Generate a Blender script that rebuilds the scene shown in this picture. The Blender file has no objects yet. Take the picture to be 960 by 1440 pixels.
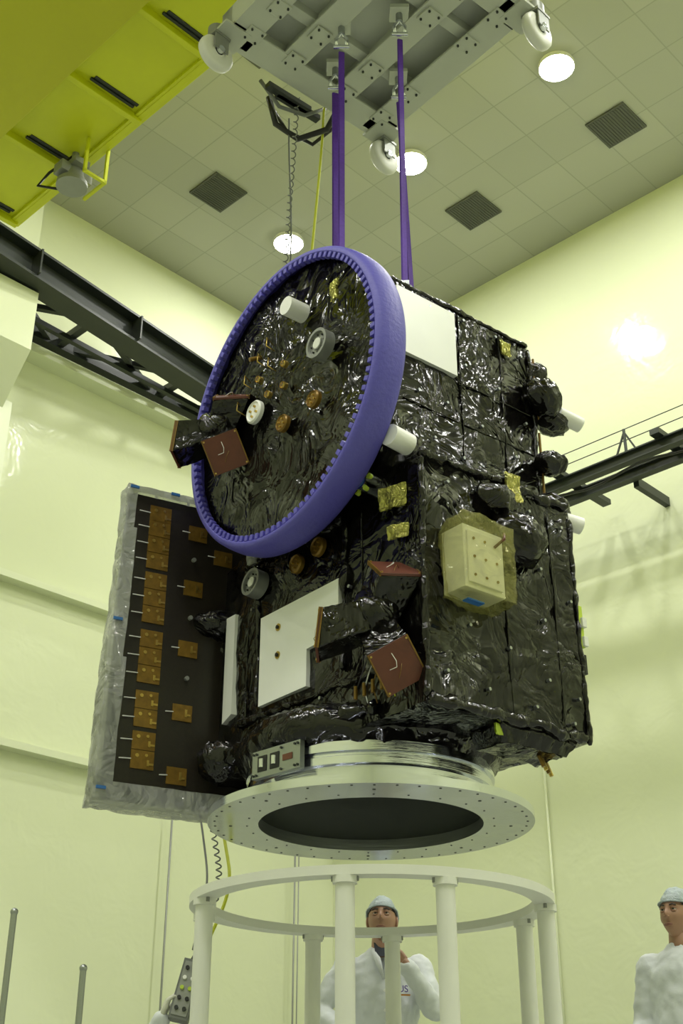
import bpy, bmesh, math, random
from mathutils import Vector as V, Matrix, noise, Euler
random.seed(7)
D=bpy.data; COL=bpy.context.scene.collection
rad=math.radians
bpy.context.scene.view_settings.view_transform='Standard'
# ------------------------------------------------------------------ materials
def newmat(n):
    m=D.materials.new(n); m.use_nodes=True; nt=m.node_tree
    return m,nt,nt.nodes['Principled BSDF'],nt.nodes['Material Output']
def N(nt,t,**k):
    n=nt.nodes.new(t)
    for a,b in k.items(): setattr(n,a,b)
    return n
def bump(nt,bs,height,strength=.5,dist=.01,normal=None):
    b=N(nt,'ShaderNodeBump'); b.inputs['Strength'].default_value=strength; b.inputs['Distance'].default_value=dist
    nt.links.new(height,b.inputs['Height'])
    if normal: nt.links.new(normal,b.inputs['Normal'])
    nt.links.new(b.outputs[0],bs.inputs['Normal']); return b
def noisetex(nt,scale,detail=3,rough=.5,dist=0):
    tc=N(nt,'ShaderNodeTexCoord'); n=N(nt,'ShaderNodeTexNoise')
    n.inputs['Scale'].default_value=scale; n.inputs['Detail'].default_value=detail
    n.inputs['Roughness'].default_value=rough; n.inputs['Distortion'].default_value=dist
    nt.links.new(tc.outputs['Object'],n.inputs['Vector']); return n
def simple(n,col,rough=.5,metal=0,bs_=None,var=0,vscale=8,spec=.5,bstr=0,bscale=40):
    m,nt,b,o=newmat(n)
    b.inputs['Roughness'].default_value=rough; b.inputs['Metallic'].default_value=metal
    b.inputs['Specular IOR Level'].default_value=spec
    nz=noisetex(nt,vscale,3)
    mx=N(nt,'ShaderNodeMix',data_type='RGBA')
    v=var
    mx.inputs[6].default_value=tuple(c*(1-v) for c in col)+(1,); mx.inputs[7].default_value=tuple(min(1,c*(1+v)) for c in col)+(1,)
    nt.links.new(nz.outputs[0],mx.inputs[0]); nt.links.new(mx.outputs[2],b.inputs['Base Color'])
    if bstr:
        nb=noisetex(nt,bscale,4); bump(nt,b,nb.outputs[0],bstr,.01)
    return m
def foilmat(n,col,rough=.12,metal=0,s1=6,s2=17,k1=.35,k2=.25,spec=.7,bst=.8):
    """crumpled sheet: faceted normal from two distorted voronoi layers plus soft folds"""
    m,nt,b,o=newmat(n)
    b.inputs['Base Color'].default_value=col+(1,); b.inputs['Metallic'].default_value=metal
    b.inputs['Specular IOR Level'].default_value=spec
    tc=N(nt,'ShaderNodeTexCoord')
    nz=N(nt,'ShaderNodeTexNoise'); nz.inputs['Scale'].default_value=2.6; nz.inputs['Detail'].default_value=2
    nt.links.new(tc.outputs['Object'],nz.inputs['Vector'])
    ad=N(nt,'ShaderNodeVectorMath',operation='MULTIPLY_ADD'); ad.inputs[1].default_value=(.5,.5,.5)
    nt.links.new(nz.outputs['Color'],ad.inputs[0]); nt.links.new(tc.outputs['Object'],ad.inputs[2])
    geo=N(nt,'ShaderNodeNewGeometry'); cur=geo.outputs['Normal']
    for s,k,st in ((s1,k1,(1,1,.4)),(s2,k2,(.45,.45,1))):
        mp=N(nt,'ShaderNodeMapping'); mp.inputs['Scale'].default_value=st; mp.inputs['Rotation'].default_value=(.5,.4,.3) if s==s2 else (.2,-.5,.1)
        nt.links.new(ad.outputs[0],mp.inputs[0])
        vo=N(nt,'ShaderNodeTexVoronoi',feature='F1'); vo.inputs['Scale'].default_value=s
        nt.links.new(mp.outputs[0],vo.inputs['Vector'])
        sb=N(nt,'ShaderNodeVectorMath',operation='SUBTRACT'); sb.inputs[1].default_value=(.5,.5,.5); nt.links.new(vo.outputs['Color'],sb.inputs[0])
        ma=N(nt,'ShaderNodeVectorMath',operation='MULTIPLY_ADD'); ma.inputs[1].default_value=(k,k,k)
        nt.links.new(sb.outputs[0],ma.inputs[0]); nt.links.new(cur,ma.inputs[2]); cur=ma.outputs[0]
    nm=N(nt,'ShaderNodeVectorMath',operation='NORMALIZE'); nt.links.new(cur,nm.inputs[0])
    n3=N(nt,'ShaderNodeTexNoise'); n3.inputs['Scale'].default_value=s1*.9; n3.inputs['Detail'].default_value=3; n3.inputs['Distortion'].default_value=1.2; n3.inputs['Roughness'].default_value=.5
    nt.links.new(tc.outputs['Object'],n3.inputs['Vector'])
    a1=N(nt,'ShaderNodeMath',operation='MULTIPLY_ADD'); a1.inputs[1].default_value=2; a1.inputs[2].default_value=-1; nt.links.new(n3.outputs[0],a1.inputs[0])
    a2=N(nt,'ShaderNodeMath',operation='ABSOLUTE'); nt.links.new(a1.outputs[0],a2.inputs[0])
    bump(nt,b,a2.outputs[0],bst,.05,nm.outputs[0])
    r2=N(nt,'ShaderNodeMapRange'); r2.inputs[3].default_value=rough*.6; r2.inputs[4].default_value=rough*1.6
    nt.links.new(nz.outputs[0],r2.inputs[0]); nt.links.new(r2.outputs[0],b.inputs['Roughness'])
    return m
def mixfilm(n,col,transp,rough=.12,s1=9,k=.4,tint=.5,bst=.6):
    m=foilmat(n,col,rough,0,s1,30,k,k*.6,.9,bst); nt=m.node_tree
    b=nt.nodes['Principled BSDF']; o=nt.nodes['Material Output']
    t=N(nt,'ShaderNodeBsdfTransparent'); t.inputs[0].default_value=tuple((1-tint)+tint*c for c in col)+(1,)
    x=N(nt,'ShaderNodeMixShader'); x.inputs[0].default_value=transp
    nt.links.new(b.outputs[0],x.inputs[1]); nt.links.new(t.outputs[0],x.inputs[2]); nt.links.new(x.outputs[0],o.inputs[0])
    return m
M={}
M['foil']=foilmat('black_mli_foil',(.0042,.0037,.0032),.12,0,4.5,13,.27,.20,.5,.5)
M['gold']=foilmat('yellow_film',(.42,.40,.10),.15,.6,12,30,.5,.4)
M['goldfilm']=mixfilm('translucent_yellow_film',(.60,.58,.20),.78,.04,7,.9,.42)
M['clear']=mixfilm('clear_protective_film',(.44,.45,.44),.38,.06,5,.7,.35)
M['kapton']=simple('amber_kapton',(.22,.125,.02),.3,.35,var=.5,vscale=30)
M['brass']=simple('gold_plating',(.62,.44,.12),.3,.9,var=.15)
M['redplate']=simple('red_brown_plate',(.12,.035,.02),.4,0,var=.3,vscale=15)
M['white']=simple('white_paint',(.76,.77,.71),.4,0,var=.04)
M['radiator']=simple('white_radiator_tile',(.86,.87,.84),.3,0,var=.03)
M['ptfe']=simple('white_cap_plastic',(.88,.88,.86),.4,0,var=.03)
M['grey']=simple('grey_anodised',(.28,.29,.27),.4,.3,var=.1)
M['vent']=simple('vent_grey',(.10,.105,.09),.6,0,var=.1)
M['black']=simple('black_part',(.01,.01,.01),.45,0,var=.2)
M['purple']=simple('violet_foam',(.10,.088,.47),.5,0,var=.12,vscale=6,bstr=.3,bscale=50)
M['purpled']=simple('violet_foam_painted_shade',(.04,.03,.20),.6,0,var=.1)  # darker violet copy: shadow between the rim teeth painted as colour
M['strap']=simple('violet_webbing',(.085,.02,.33),.6,0,var=.3,vscale=60)
M['steel']=simple('dark_painted_steel',(.022,.027,.023),.45,.1,var=.3,vscale=3)
M['yellow']=simple('crane_yellow_paint',(.50,.50,.006),.4,0,var=.07,vscale=1.5)
M['yellow2']=simple('crane_yellow_deck',(.62,.66,.01),.4,0,var=.1,vscale=2)
M['frame']=simple('frame_white_paint',(.52,.54,.47),.4,0,var=.06,vscale=4)
M['rubber']=simple('white_rubber',(.74,.74,.70),.45,0,var=.05)
M['skin']=simple('skin',(.36,.20,.13),.5,0,var=.1,vscale=20)
M['hair']=simple('grey_hair',(.05,.042,.038),.7,0,var=.3,vscale=60)
M['coat']=simple('cleanroom_coat_fabric',(.68,.71,.74),.8,0,var=.06,vscale=5,bstr=.6,bscale=9)
M['shirt']=simple('dark_shirt',(.03,.035,.05),.8,0,var=.1)
M['glove']=simple('latex_glove',(.62,.62,.54),.45,0,var=.05,bstr=.2,bscale=50)
M['eye']=simple('eye_white',(.5,.48,.42),.2,0)
M['iris']=simple('iris_dark',(.03,.02,.015),.2,0)
M['lip']=simple('lip',(.25,.11,.08),.5,0)
M['blue']=simple('blue_tape',(.03,.14,.42),.4,0,var=.2)
M['ycable']=simple('yellow_cable',(.6,.64,.04),.5,0)
M['gcable']=simple('grey_cable',(.16,.17,.16),.5,0)
M['lime']=simple('lime_cap',(.5,.64,.06),.4,0)
M['violetink']=simple('violet_print',(.09,.03,.3),.7,0)
M['orangeink']=simple('orange_print',(.6,.25,.03),.7,0)
M['green']=simple('green_label',(.05,.4,.12),.5,0)
M['hairnet']=mixfilm('hairnet',(.50,.58,.62),.22,.6,30,.3,.3,.4)
def alu(n,col,rough,st=(3,3,120)):
    m,nt,b,o=newmat(n); b.inputs['Metallic'].default_value=1; b.inputs['Base Color'].default_value=col+(1,)
    tc=N(nt,'ShaderNodeTexCoord'); mp=N(nt,'ShaderNodeMapping'); mp.inputs['Scale'].default_value=st
    nz=N(nt,'ShaderNodeTexNoise'); nz.inputs['Scale'].default_value=1.5; nz.inputs['Detail'].default_value=4
    nt.links.new(tc.outputs['Object'],mp.inputs[0]); nt.links.new(mp.outputs[0],nz.inputs['Vector'])
    r=N(nt,'ShaderNodeMapRange'); r.inputs[3].default_value=rough*.6; r.inputs[4].default_value=rough*1.5
    nt.links.new(nz.outputs[0],r.inputs[0]); nt.links.new(r.outputs[0],b.inputs['Roughness'])
    bump(nt,b,nz.outputs[0],.12,.01); return m
M['alu']=alu('machined_aluminium',(.74,.76,.84),.09)
M['alu2']=alu('matt_aluminium',(.38,.40,.41),.34)
M['alu3']=alu('turned_aluminium_shaded_face',(.50,.52,.58),.2,(4,4,4))  # darker metal: the flange underside's dimmer reflection is put into its colour
def wallmat(n,col,rough,bs=.12,bsc=2.2):
    m,nt,b,o=newmat(n)
    nz=noisetex(nt,.35,3); mx=N(nt,'ShaderNodeMix',data_type='RGBA')
    mx.inputs[6].default_value=tuple(c*.93 for c in col)+(1,); mx.inputs[7].default_value=tuple(c*1.04 for c in col)+(1,)
    nt.links.new(nz.outputs[0],mx.inputs[0]); nt.links.new(mx.outputs[2],b.inputs['Base Color'])
    b.inputs['Roughness'].default_value=rough; b.inputs['Specular IOR Level'].default_value=.5
    n2=noisetex(nt,bsc,3,.6,.4); bump(nt,b,n2.outputs[0],bs,.05); return m
M['wall']=wallmat('glossy_pale_green_wall_paint',(.73,.77,.545),.12,.2,2.4)
M['trim']=wallmat('wall_trim_paint',(.72,.76,.55),.3)
M['floor']=wallmat('epoxy_floor',(.36,.38,.33),.3)
def ceilmat():
    m,nt,b,o=newmat('ceiling_tiles')
    tc=N(nt,'ShaderNodeTexCoord')
    sc=N(nt,'ShaderNodeVectorMath',operation='SCALE'); sc.inputs['Scale'].default_value=1/.585
    nt.links.new(tc.outputs['Object'],sc.inputs[0])
    fr=N(nt,'ShaderNodeVectorMath',operation='FRACTION'); nt.links.new(sc.outputs[0],fr.inputs[0])
    sp=N(nt,'ShaderNodeSeparateXYZ'); nt.links.new(fr.outputs[0],sp.inputs[0])
    outs=[]
    for i in (0,1):
        a=N(nt,'ShaderNodeMath',operation='SUBTRACT'); a.inputs[1].default_value=.5; nt.links.new(sp.outputs[i],a.inputs[0])
        c=N(nt,'ShaderNodeMath',operation='ABSOLUTE'); nt.links.new(a.outputs[0],c.inputs[0])
        g=N(nt,'ShaderNodeMath',operation='GREATER_THAN'); g.inputs[1].default_value=.488; nt.links.new(c.outputs[0],g.inputs[0]); outs.append(g)
    mxm=N(nt,'ShaderNodeMath',operation='MAXIMUM'); nt.links.new(outs[0].outputs[0],mxm.inputs[0]); nt.links.new(outs[1].outputs[0],mxm.inputs[1])
    fl=N(nt,'ShaderNodeVectorMath',operation='FLOOR'); nt.links.new(sc.outputs[0],fl.inputs[0])
    wn=N(nt,'ShaderNodeTexWhiteNoise'); nt.links.new(fl.outputs[0],wn.inputs['Vector'])
    t=N(nt,'ShaderNodeMix',data_type='RGBA'); t.inputs[6].default_value=(.42,.43,.37,1); t.inputs[7].default_value=(.46,.47,.405,1)
    nt.links.new(wn.outputs[0],t.inputs[0])
    l=N(nt,'ShaderNodeMix',data_type='RGBA'); l.inputs[7].default_value=(.35,.36,.30,1)
    nt.links.new(t.outputs[2],l.inputs[6]); nt.links.new(mxm.outputs[0],l.inputs[0]); nt.links.new(l.outputs[2],b.inputs['Base Color'])
    b.inputs['Roughness'].default_value=.6; return m
M['ceil']=ceilmat()
def emis(n,col,s):
    m,nt,b,o=newmat(n); b.inputs['Emission Color'].default_value=col+(1,); b.inputs['Emission Strength'].default_value=s; return m
M['lamp']=emis('lamp_lens',(1,1,.92),40)
def solar():
    m,nt,b,o=newmat('dark_array_panel')
    tc=N(nt,'ShaderNodeTexCoord'); br=N(nt,'ShaderNodeTexNoise'); br.inputs['Scale'].default_value=60
    nt.links.new(tc.outputs['Object'],br.inputs['Vector'])
    mx=N(nt,'ShaderNodeMix',data_type='RGBA'); mx.inputs[6].default_value=(.010,.008,.006,1); mx.inputs[7].default_value=(.024,.018,.012,1)
    nt.links.new(br.outputs[0],mx.inputs[0]); nt.links.new(mx.outputs[2],b.inputs['Base Color']); b.inputs['Roughness'].default_value=.35; return m
M['panel']=solar()
# ------------------------------------------------------------------ mesh builder
def basis(ax):
    ax=V(ax).normalized(); t=V((0,0,1)) if abs(ax.z)<.9 else V((1,0,0))
    u=ax.cross(t).normalized(); v=ax.cross(u).normalized(); return ax,u,v
class B:
    def __init__(s): s.bm=bmesh.new(); s.m=[]; s.M=Matrix()
    def mi(s,m):
        m=M[m]
        if m not in s.m: s.m.append(m)
        return s.m.index(m)
    def vs(s,pts): return [s.bm.verts.new(s.M@V(p)) for p in pts]
    def fc(s,vs,mi,sm=False):
        try: f=s.bm.faces.new(vs)
        except ValueError: return
        f.material_index=mi; f.smooth=sm
    def box(s,c,size,mat,rot=None,az=0):
        R=Matrix.Rotation(az,3,'Z') if rot is None else rot
        c=V(c); h=[x/2 for x in size]
        v=s.vs([c+R@V((a*h[0],b*h[1],d*h[2])) for a in(-1,1) for b in(-1,1) for d in(-1,1)])
        i=s.mi(mat)
        for q in((0,1,3,2),(4,6,7,5),(0,4,5,1),(2,3,7,6),(0,2,6,4),(1,5,7,3)): s.fc([v[k] for k in q],i)
    def hexa(s,p,mat):
        v=s.vs(p); i=s.mi(mat)
        for q in((3,2,1,0),(4,5,6,7),(0,1,5,4),(1,2,6,5),(2,3,7,6),(3,0,4,7)): s.fc([v[k] for k in q],i)
    def beam(s,a,b,w,h,mat,up=(0,0,1)):
        a=V(a);b=V(b);d=(b-a).normalized(); x=d.cross(V(up)).normalized(); u=x.cross(d).normalized()
        p=[]
        for e in(a,b): p+=[e-x*w/2-u*h/2,e+x*w/2-u*h/2,e+x*w/2+u*h/2,e-x*w/2+u*h/2]
        s.hexa(p,mat)
    def ibeam(s,a,b,w,h,mat,t=.02):
        a=V(a);b=V(b); z=V((0,0,h/2-t/2))
        s.beam(a+z,b+z,w,t,mat); s.beam(a-z,b-z,w,t,mat); s.beam(a,b,t,h-2*t,mat)
    def cyl(s,a,b,r0,mat,r1=None,seg=20,caps=True,capmat=None):
        a=V(a);b=V(b); r1=r0 if r1 is None else r1
        ax,u,v=basis(b-a); i=s.mi(mat); ci=s.mi(capmat or mat)
        ring=lambda p,r:[p+(u*math.cos(2*math.pi*k/seg)+v*math.sin(2*math.pi*k/seg))*r for k in range(seg)]
        A=s.vs(ring(a,r0)); Bv=s.vs(ring(b,r1))
        for k in range(seg): s.fc([A[k],A[(k+1)%seg],Bv[(k+1)%seg],Bv[k]],i,True)
        if caps: s.fc(s.vs(ring(a,r0))[::-1],ci); s.fc(s.vs(ring(b,r1)),ci)
    def lathe(s,prof,o,ax,mat,seg=64,sm=True,closed=False):
        o=V(o); ax,u,v=basis(ax); i=s.mi(mat); rings=[]
        for r,h in prof:
            rings.append(s.vs([o+ax*h+(u*math.cos(2*math.pi*k/seg)+v*math.sin(2*math.pi*k/seg))*max(r,1e-4) for k in range(seg)]))
        for a in range(len(prof)-(0 if closed else 1)):
            A=rings[a];Bv=rings[(a+1)%len(prof)]
            for k in range(seg): s.fc([A[k],A[(k+1)%seg],Bv[(k+1)%seg],Bv[k]],i,sm)
    def flatlathe(s,prof,o,ax,mat,seg=64):
        for a in range(len(prof)-1): s.lathe(prof[a:a+2],o,ax,mat,seg)
    def tube(s,pts,r,mat,seg=8,caps=True):
        pts=[V(p) for p in pts]; n=len(pts); rr=r if isinstance(r,(list,tuple)) else [r]*n
        i=s.mi(mat); prev=None; u=None
        for k in range(n):
            d=(pts[min(k+1,n-1)]-pts[max(k-1,0)]).normalized()
            if u is None: _,u,_v=basis(d)
            u=(u-d*u.dot(d)).normalized(); w=d.cross(u)
            ring=s.vs([pts[k]+(u*math.cos(2*math.pi*j/seg)+w*math.sin(2*math.pi*j/seg))*rr[k] for j in range(seg)])
            if prev:
                for j in range(seg): s.fc([prev[j],prev[(j+1)%seg],ring[(j+1)%seg],ring[j]],i,True)
            elif caps: s.fc(ring[::-1],i,True)
            prev=ring
        if caps: s.fc(prev,i,True)
    def sphere(s,c,r,mat,R=None,su=20,sv=12,fn=None):
        c=V(c); r=V((r,r,r)) if not hasattr(r,'__len__') else V(r); R=R or Matrix.Identity(3); i=s.mi(mat)
        rows=[]
        for a in range(sv+1):
            ph=math.pi*a/sv; row=[]
            for b in range(su if 0<a<sv else 1):
                t=2*math.pi*b/su; d=V((math.sin(ph)*math.cos(t),math.sin(ph)*math.sin(t),math.cos(ph)))
                p=V((d.x*r.x,d.y*r.y,d.z*r.z))
                if fn: p=fn(p,d)
                row.append(c+R@p)
            rows.append(s.vs(row))
        for a in range(sv):
            A,Bv=rows[a],rows[a+1]
            for b in range(su):
                q=[A[b%len(A)],Bv[b%len(Bv)],Bv[(b+1)%len(Bv)],A[(b+1)%len(A)]]
                u_=[]
                for x in q:
                    if x not in u_: u_.append(x)
                s.fc(u_,i,True)
    def patch(s,a,b,c,d,step,mat,sm=True):
        a,b,c,d=map(V,(a,b,c,d)); nu=max(1,int(max((b-a).length,(c-d).length)/step)); nv=max(1,int(max((d-a).length,(c-b).length)/step))
        i=s.mi(mat)
        g=[[s.bm.verts.new(s.M@((a.lerp(b,x/nu)).lerp(d.lerp(c,x/nu),y/nv))) for y in range(nv+1)] for x in range(nu+1)]
        for x in range(nu):
            for y in range(nv): s.fc([g[x][y],g[x+1][y],g[x+1][y+1],g[x][y+1]],i,sm)
    def foilhex(s,p,step,mat='foil'):
        for q in((3,2,1,0),(4,5,6,7),(0,1,5,4),(1,2,6,5),(2,3,7,6),(3,0,4,7)): s.patch(*[p[k] for k in q],step,mat)
    def foilbox(s,lo,hi,step=.03,mat='foil'):
        x0,y0,z0=lo;x1,y1,z1=hi
        s.foilhex([(x0,y0,z0),(x1,y0,z0),(x1,y1,z0),(x0,y1,z0),(x0,y0,z1),(x1,y0,z1),(x1,y1,z1),(x0,y1,z1)],step,mat)
    def crumple(s,amp,freq=5,seed=0):
        bmesh.ops.remove_doubles(s.bm,verts=s.bm.verts,dist=.0008); s.bm.normal_update()
        off=V((seed*3.1,seed*1.7,seed*.9)); mv=[]
        for v in s.bm.verts:
            q=v.co*freq+off
            w=q+noise.noise_vector(q*.6)*.9
            dd=noise.voronoi(V((w.x,w.y,w.z*.6)))[0]; ridge=max(0,1-(dd[1]-dd[0])*5)
            h=noise.noise(q*.6)*.9+(.35-abs(noise.noise(w*1.3)))*.7+ridge*.45-.2
            mv.append(v.co+v.normal*h*amp+noise.noise_vector(q*1.3)*amp*.25)
        for v,c in zip(s.bm.verts,mv): v.co=c
    def obj(s,name,parent=None,bevel=0,loc=None,rotz=None,norm=False):
        if norm: bmesh.ops.recalc_face_normals(s.bm,faces=s.bm.faces)
        me=D.meshes.new(name); s.bm.to_mesh(me); s.bm.free()
        for m in s.m: me.materials.append(m)
        o=D.objects.new(name,me); COL.objects.link(o)
        if parent: o.parent=parent
        if loc is not None: o.location=loc
        if rotz is not None: o.rotation_euler=(0,0,rotz)
        if bevel:
            b=o.modifiers.new('bevel','BEVEL'); b.width=bevel; b.segments=2; b.limit_method='ANGLE'; b.angle_limit=rad(50)
        return o
def empty(name,loc=(0,0,0),rotz=0,parent=None):
    o=D.objects.new(name,None); COL.objects.link(o); o.location=loc; o.rotation_euler=(0,0,rotz); o.empty_display_size=.2
    if parent: o.parent=parent
    return o
# ------------------------------------------------------------------ room (x = along left wall, -y = along right wall)
CZ=10.5; RO=V((-.10,14.68,0)); RA=rad(46)
RM=Matrix.Translation(RO)@Matrix.Rotation(RA,4,'Z')
def rm(L,R,z): return RM@V((L,-R,z))
S=17
def roomobj(b,name,parent=None,bevel=0): return b.obj(name,parent,bevel,RO,RA)
def slab(name,lo,hi,mat):
    b=B(); b.box([(lo[i]+hi[i])/2 for i in range(3)],[hi[i]-lo[i] for i in range(3)],mat); return roomobj(b,name)
slab('floor',(-S,-S,-.2),(0,0,0),'floor')
slab('ceiling',(-S,-S,CZ),(0,0,CZ+.2),'ceil')
slab('wall_left',(-S,0,0),(0,.2,CZ),'wall')
slab('wall_right',(0,-S,0),(.2,0,CZ),'wall')
slab('wall_back',(-S-.2,-S,0),(-S,0,CZ),'wall')
slab('wall_front',(-S,-S-.2,0),(0,-S,CZ),'wall')
slab('trim_1',(-S,-.14,3.90),(0,0,3.97),'trim')
slab('trim_2',(-S,-.14,5.58),(0,0,5.65),'trim')
slab('trim_3',(-S,-.22,8.20),(0,0,8.30),'trim')
slab('baseboard_right',(-.03,-S,0),(0,-.1,.15),'trim')
for L,Rs in ((-2.35,[1.5,3.5,5.5,7.5,9.5,11.5,13.5,15.5]),(-5.9,[3.5,5.5,7.5,9.5,11.5,13.5]),(-10.5,[1.5,3.5,5.5,7.5,9.5,11.5,13.5]),(-14,[3.5,7.5,11.5])):
    for Rr in Rs:
        e=empty('ceiling_lamp',rm(L,Rr,CZ))
        b=B(); b.cyl((0,0,-.05),(0,0,0),.185,'ptfe',seg=28); b.cyl((0,0,-.056),(0,0,-.05),.175,'lamp',seg=28); b.obj('fixture',e)
        ld=D.lights.new('lamp_light','AREA'); ld.shape='DISK'; ld.size=.34; ld.energy=66; ld.color=(1,1,.93)
        lo=D.objects.new('lamp_light',ld); COL.objects.link(lo); lo.parent=e; lo.location=(0,0,-.08)
for L,Rr in ((-1.2,5.48),(-1.2,3.49),(-3.53,1.54),(-1.2,7.5),(-1.2,9.5),(-4.7,5.5),(-4.7,3.5)):
    b=B(); b.box((0,0,-.012),(.48,.48,.024),'vent')
    for j in range(15): b.box((0,-.217+.031*j,-.028),(.44,.011,.01),'vent')
    b.obj('ceiling_vent',None,0,rm(L,Rr,CZ),RA)
b=B(); b.tube([(-2.54,-.16,0),(-2.54,-.16,3.62)],.011,'grey'); roomobj(b,'wall_conduit')
b=B(); b.tube([(-.77,-.16,0),(-.77,-.16,3.45)],.010,'grey'); b.tube([(-.71,-.16,0),(-.71,-.16,3.45)],.007,'grey'); roomobj(b,'wall_conduit')
b=B(); b.tube([(-.03,-3.08,0),(-.03,-3.08,5.0)],.014,'trim'); roomobj(b,'wall_conduit')
# crane runway left
b=B(); by=lambda t:-.36-2.0*(-t/16.)
b.ibeam((-16,by(-16),8.5),(0,-.36,8.5),.28,.36,'steel',.03)
b.beam((-16,by(-16),8.71),(0,-.36,8.71),.07,.06,'steel')
for i in range(9):
    t=-13+i*1.4; y=by(t); y2=by(t+1.4)
    b.beam((t,y,8.42),(t,-.16,8.42),.08,.08,'steel')
    b.beam((t,y,8.42),(t+1.4,-.16,8.42),.06,.06,'steel'); b.beam((t,-.18,8.42),(t+1.4,y2,8.42),.06,.06,'steel')
    b.box((t+.5,y,8.5),(.02,.26,.3),'steel')
b.beam((-14,-.22,8.42),(0,-.22,8.42),.12,.14,'steel')
b.beam((-14,-.9,8.36),(-.5,-.3,8.36),.06,.06,'steel')
roomobj(b,'crane_runway_beam')
b=B()
b.box((-6.1,-.3,3.6),(1.7,.6,7.2),'trim')
b.box((-6.1,-.2,9.6),(2.0,.4,1.8),'trim')
b.hexa([(-7.1,-.6,7.1),(-5.35,-.6,7.1),(-5.35,0,7.1),(-7.1,0,7.1),(-7.1,-1.0,7.6),(-5.35,-1.0,7.6),(-5.35,0,7.6),(-7.1,0,7.6)],'trim')
b.box((-6.225,-.5,7.95),(1.75,1.0,.70),'trim')
roomobj(b,'wall_column')
# right conductor rail
b=B()
for y0 in (1.0,.68): b.ibeam((-y0,-.3,6.55),(-y0,-14,6.55),.09,.12,'steel',.015)
for i in range(12):
    y=-.8-i*1.15; b.box((-.66,y,6.64),(.95,.10,.06),'steel')
for i in range(5):
    y=-2.6-i*2.35; b.box((-.3,y+.1,6.5),(.6,.06,.10),'steel'); b.cyl((-.9,y,6.6),(-.9,y,6.95),.016,'steel',seg=8); b.beam((-.9,y-.14,6.62),(-.9,y,6.92),.016,.016,'steel'); b.beam((-.9,y+.14,6.62),(-.9,y,6.92),.016,.016,'steel')
b.tube([(-.9,-.3,6.95),(-.9,-14,6.95)],.005,'steel',6); b.tube([(-.9,-.3,6.82),(-.9,-14,6.82)],.005,'steel',6)
pts=[(-1.0,-.3-.2*i,6.42+.035*math.sin(i*1.1)) for i in range(68)]
b.tube(pts,.014,'black',6)
roomobj(b,'conductor_rail')
# yellow bridge crane
br=empty('overhead_crane',RO,RA)
b=B()
b.box((-7.75,-9.3,8.75),(1.3,14.4,1.7),'yellow')
b.box((-7.75,-9.3,7.86),(1.44,14.4,.06),'yellow')
b.box((-6.68,-9.3,8.0),(.78,14.4,.03),'yellow2')
b.box((-6.31,-9.3,8.03),(.05,14.4,.16),'yellow2')
b.box((-6.31,-9.3,7.97),(.10,14.4,.03),'yellow2')
for i in range(16):
    y=-2.13-i*.90
    b.box((-6.68,y,7.97),(.78,.05,.10),'yellow2'); b.box((-6.6,y-.10,7.982),(.42,.035,.008),'steel'); b.box((-6.62,y-.07,7.975),(.42,.025,.02),'steel')
b.box((-8.2,-1.75,9.05),(2.0,1.1,.5),'yellow')
b.cyl((-8.6,by(-8.6)+.06,8.94),(-8.6,by(-8.6)-.06,8.94),.2,'steel'); b.cyl((-7.7,by(-7.7)+.06,8.94),(-7.7,by(-7.7)-.06,8.94),.2,'steel')
b.obj('bridge_girder',br,.01)
b=B()
b.cyl((-6.42,-3.22,7.66),(-6.42,-3.22,7.80),.11,'grey',.08); b.cyl((-6.42,-3.22,7.80),(-6.42,-3.22,8.0),.03,'grey')
b.cyl((-6.42,-3.22,7.62),(-6.42,-3.22,7.66),.13,'grey'); b.box((-6.42,-3.22,7.75),(.30,.12,.10),'grey'); b.box((-6.42,-3.22,7.82),(.14,.26,.06),'grey')
b.box((-6.26,-3.46,7.79),(.025,.025,.37),'yellow2'); b.box((-6.26,-3.32,7.62),(.025,.3,.025),'yellow2'); b.box((-6.36,-3.46,7.62),(.22,.025,.025),'yellow2'); b.box((-6.46,-3.46,7.79),(.025,.025,.37),'yellow2')
b.tube([(-6.42,-3.22,7.98),(-6.52,-3.0,7.85),(-6.58,-2.95,7.7),(-6.45,-3.1,7.65)],.012,'black'); b.tube([(-6.45,-3.2,8.0),(-6.4,-3.05,8.05),(-6.36,-3.05,7.8)],.01,'black')
b.obj('floodlight_unit',br)
b=B(); b.box((-6.3,-6.2,9.2),(1.9,1.4,.5),'yellow'); b.cyl((-6.1,-5.75,9.0),(-6.1,-6.65,9.0),.22,'grey')
b.obj('hoist_trolley',br)
# ------------------------------------------------------------------ satellite
A=rad(38.5); e1=V((math.cos(A),math.sin(A),0)); e2=V((-math.sin(A),math.cos(A),0)); O=V((.142,6,0))
def w2l(p): q=V(p)-O; return V((q.dot(e1),q.dot(e2),q.z))
def wdr(d): d=V(d); return V((d.dot(e1),d.dot(e2),d.z))
def wd(d): return wdr(d).normalized()
sat=empty('satellite',O,A)
b=B()
zb,zt=2.2,3.42
poly=[(-.45,-.93),(.56,-.93),(.56,.55),(.30,.85),(-.38,.85),(-.45,.52)]
n=len(poly)
for i in range(n):
    p,q=poly[i],poly[(i+1)%n]
    b.patch((*p,zb),(*q,zb),(*q,zt),(*p,zt),.02,'foil')
b.patch((-.45,-.93,zb),(.56,-.93,zb),(.56,.55,zb),(-.45,.52,zb),.05,'foil'); b.patch((-.45,.52,zb),(.56,.55,zb),(.30,.85,zb),(-.38,.85,zb),.05,'foil')
b.patch((-.45,-.93,zt),(.56,-.93,zt),(.66,-.62,3.62),(-.36,-.62,3.62),.025,'foil')
b.patch((-.45,.52,zt),(-.45,-.93,zt),(-.36,-.62,3.62),(-.36,.45,3.62),.025,'foil')
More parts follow.
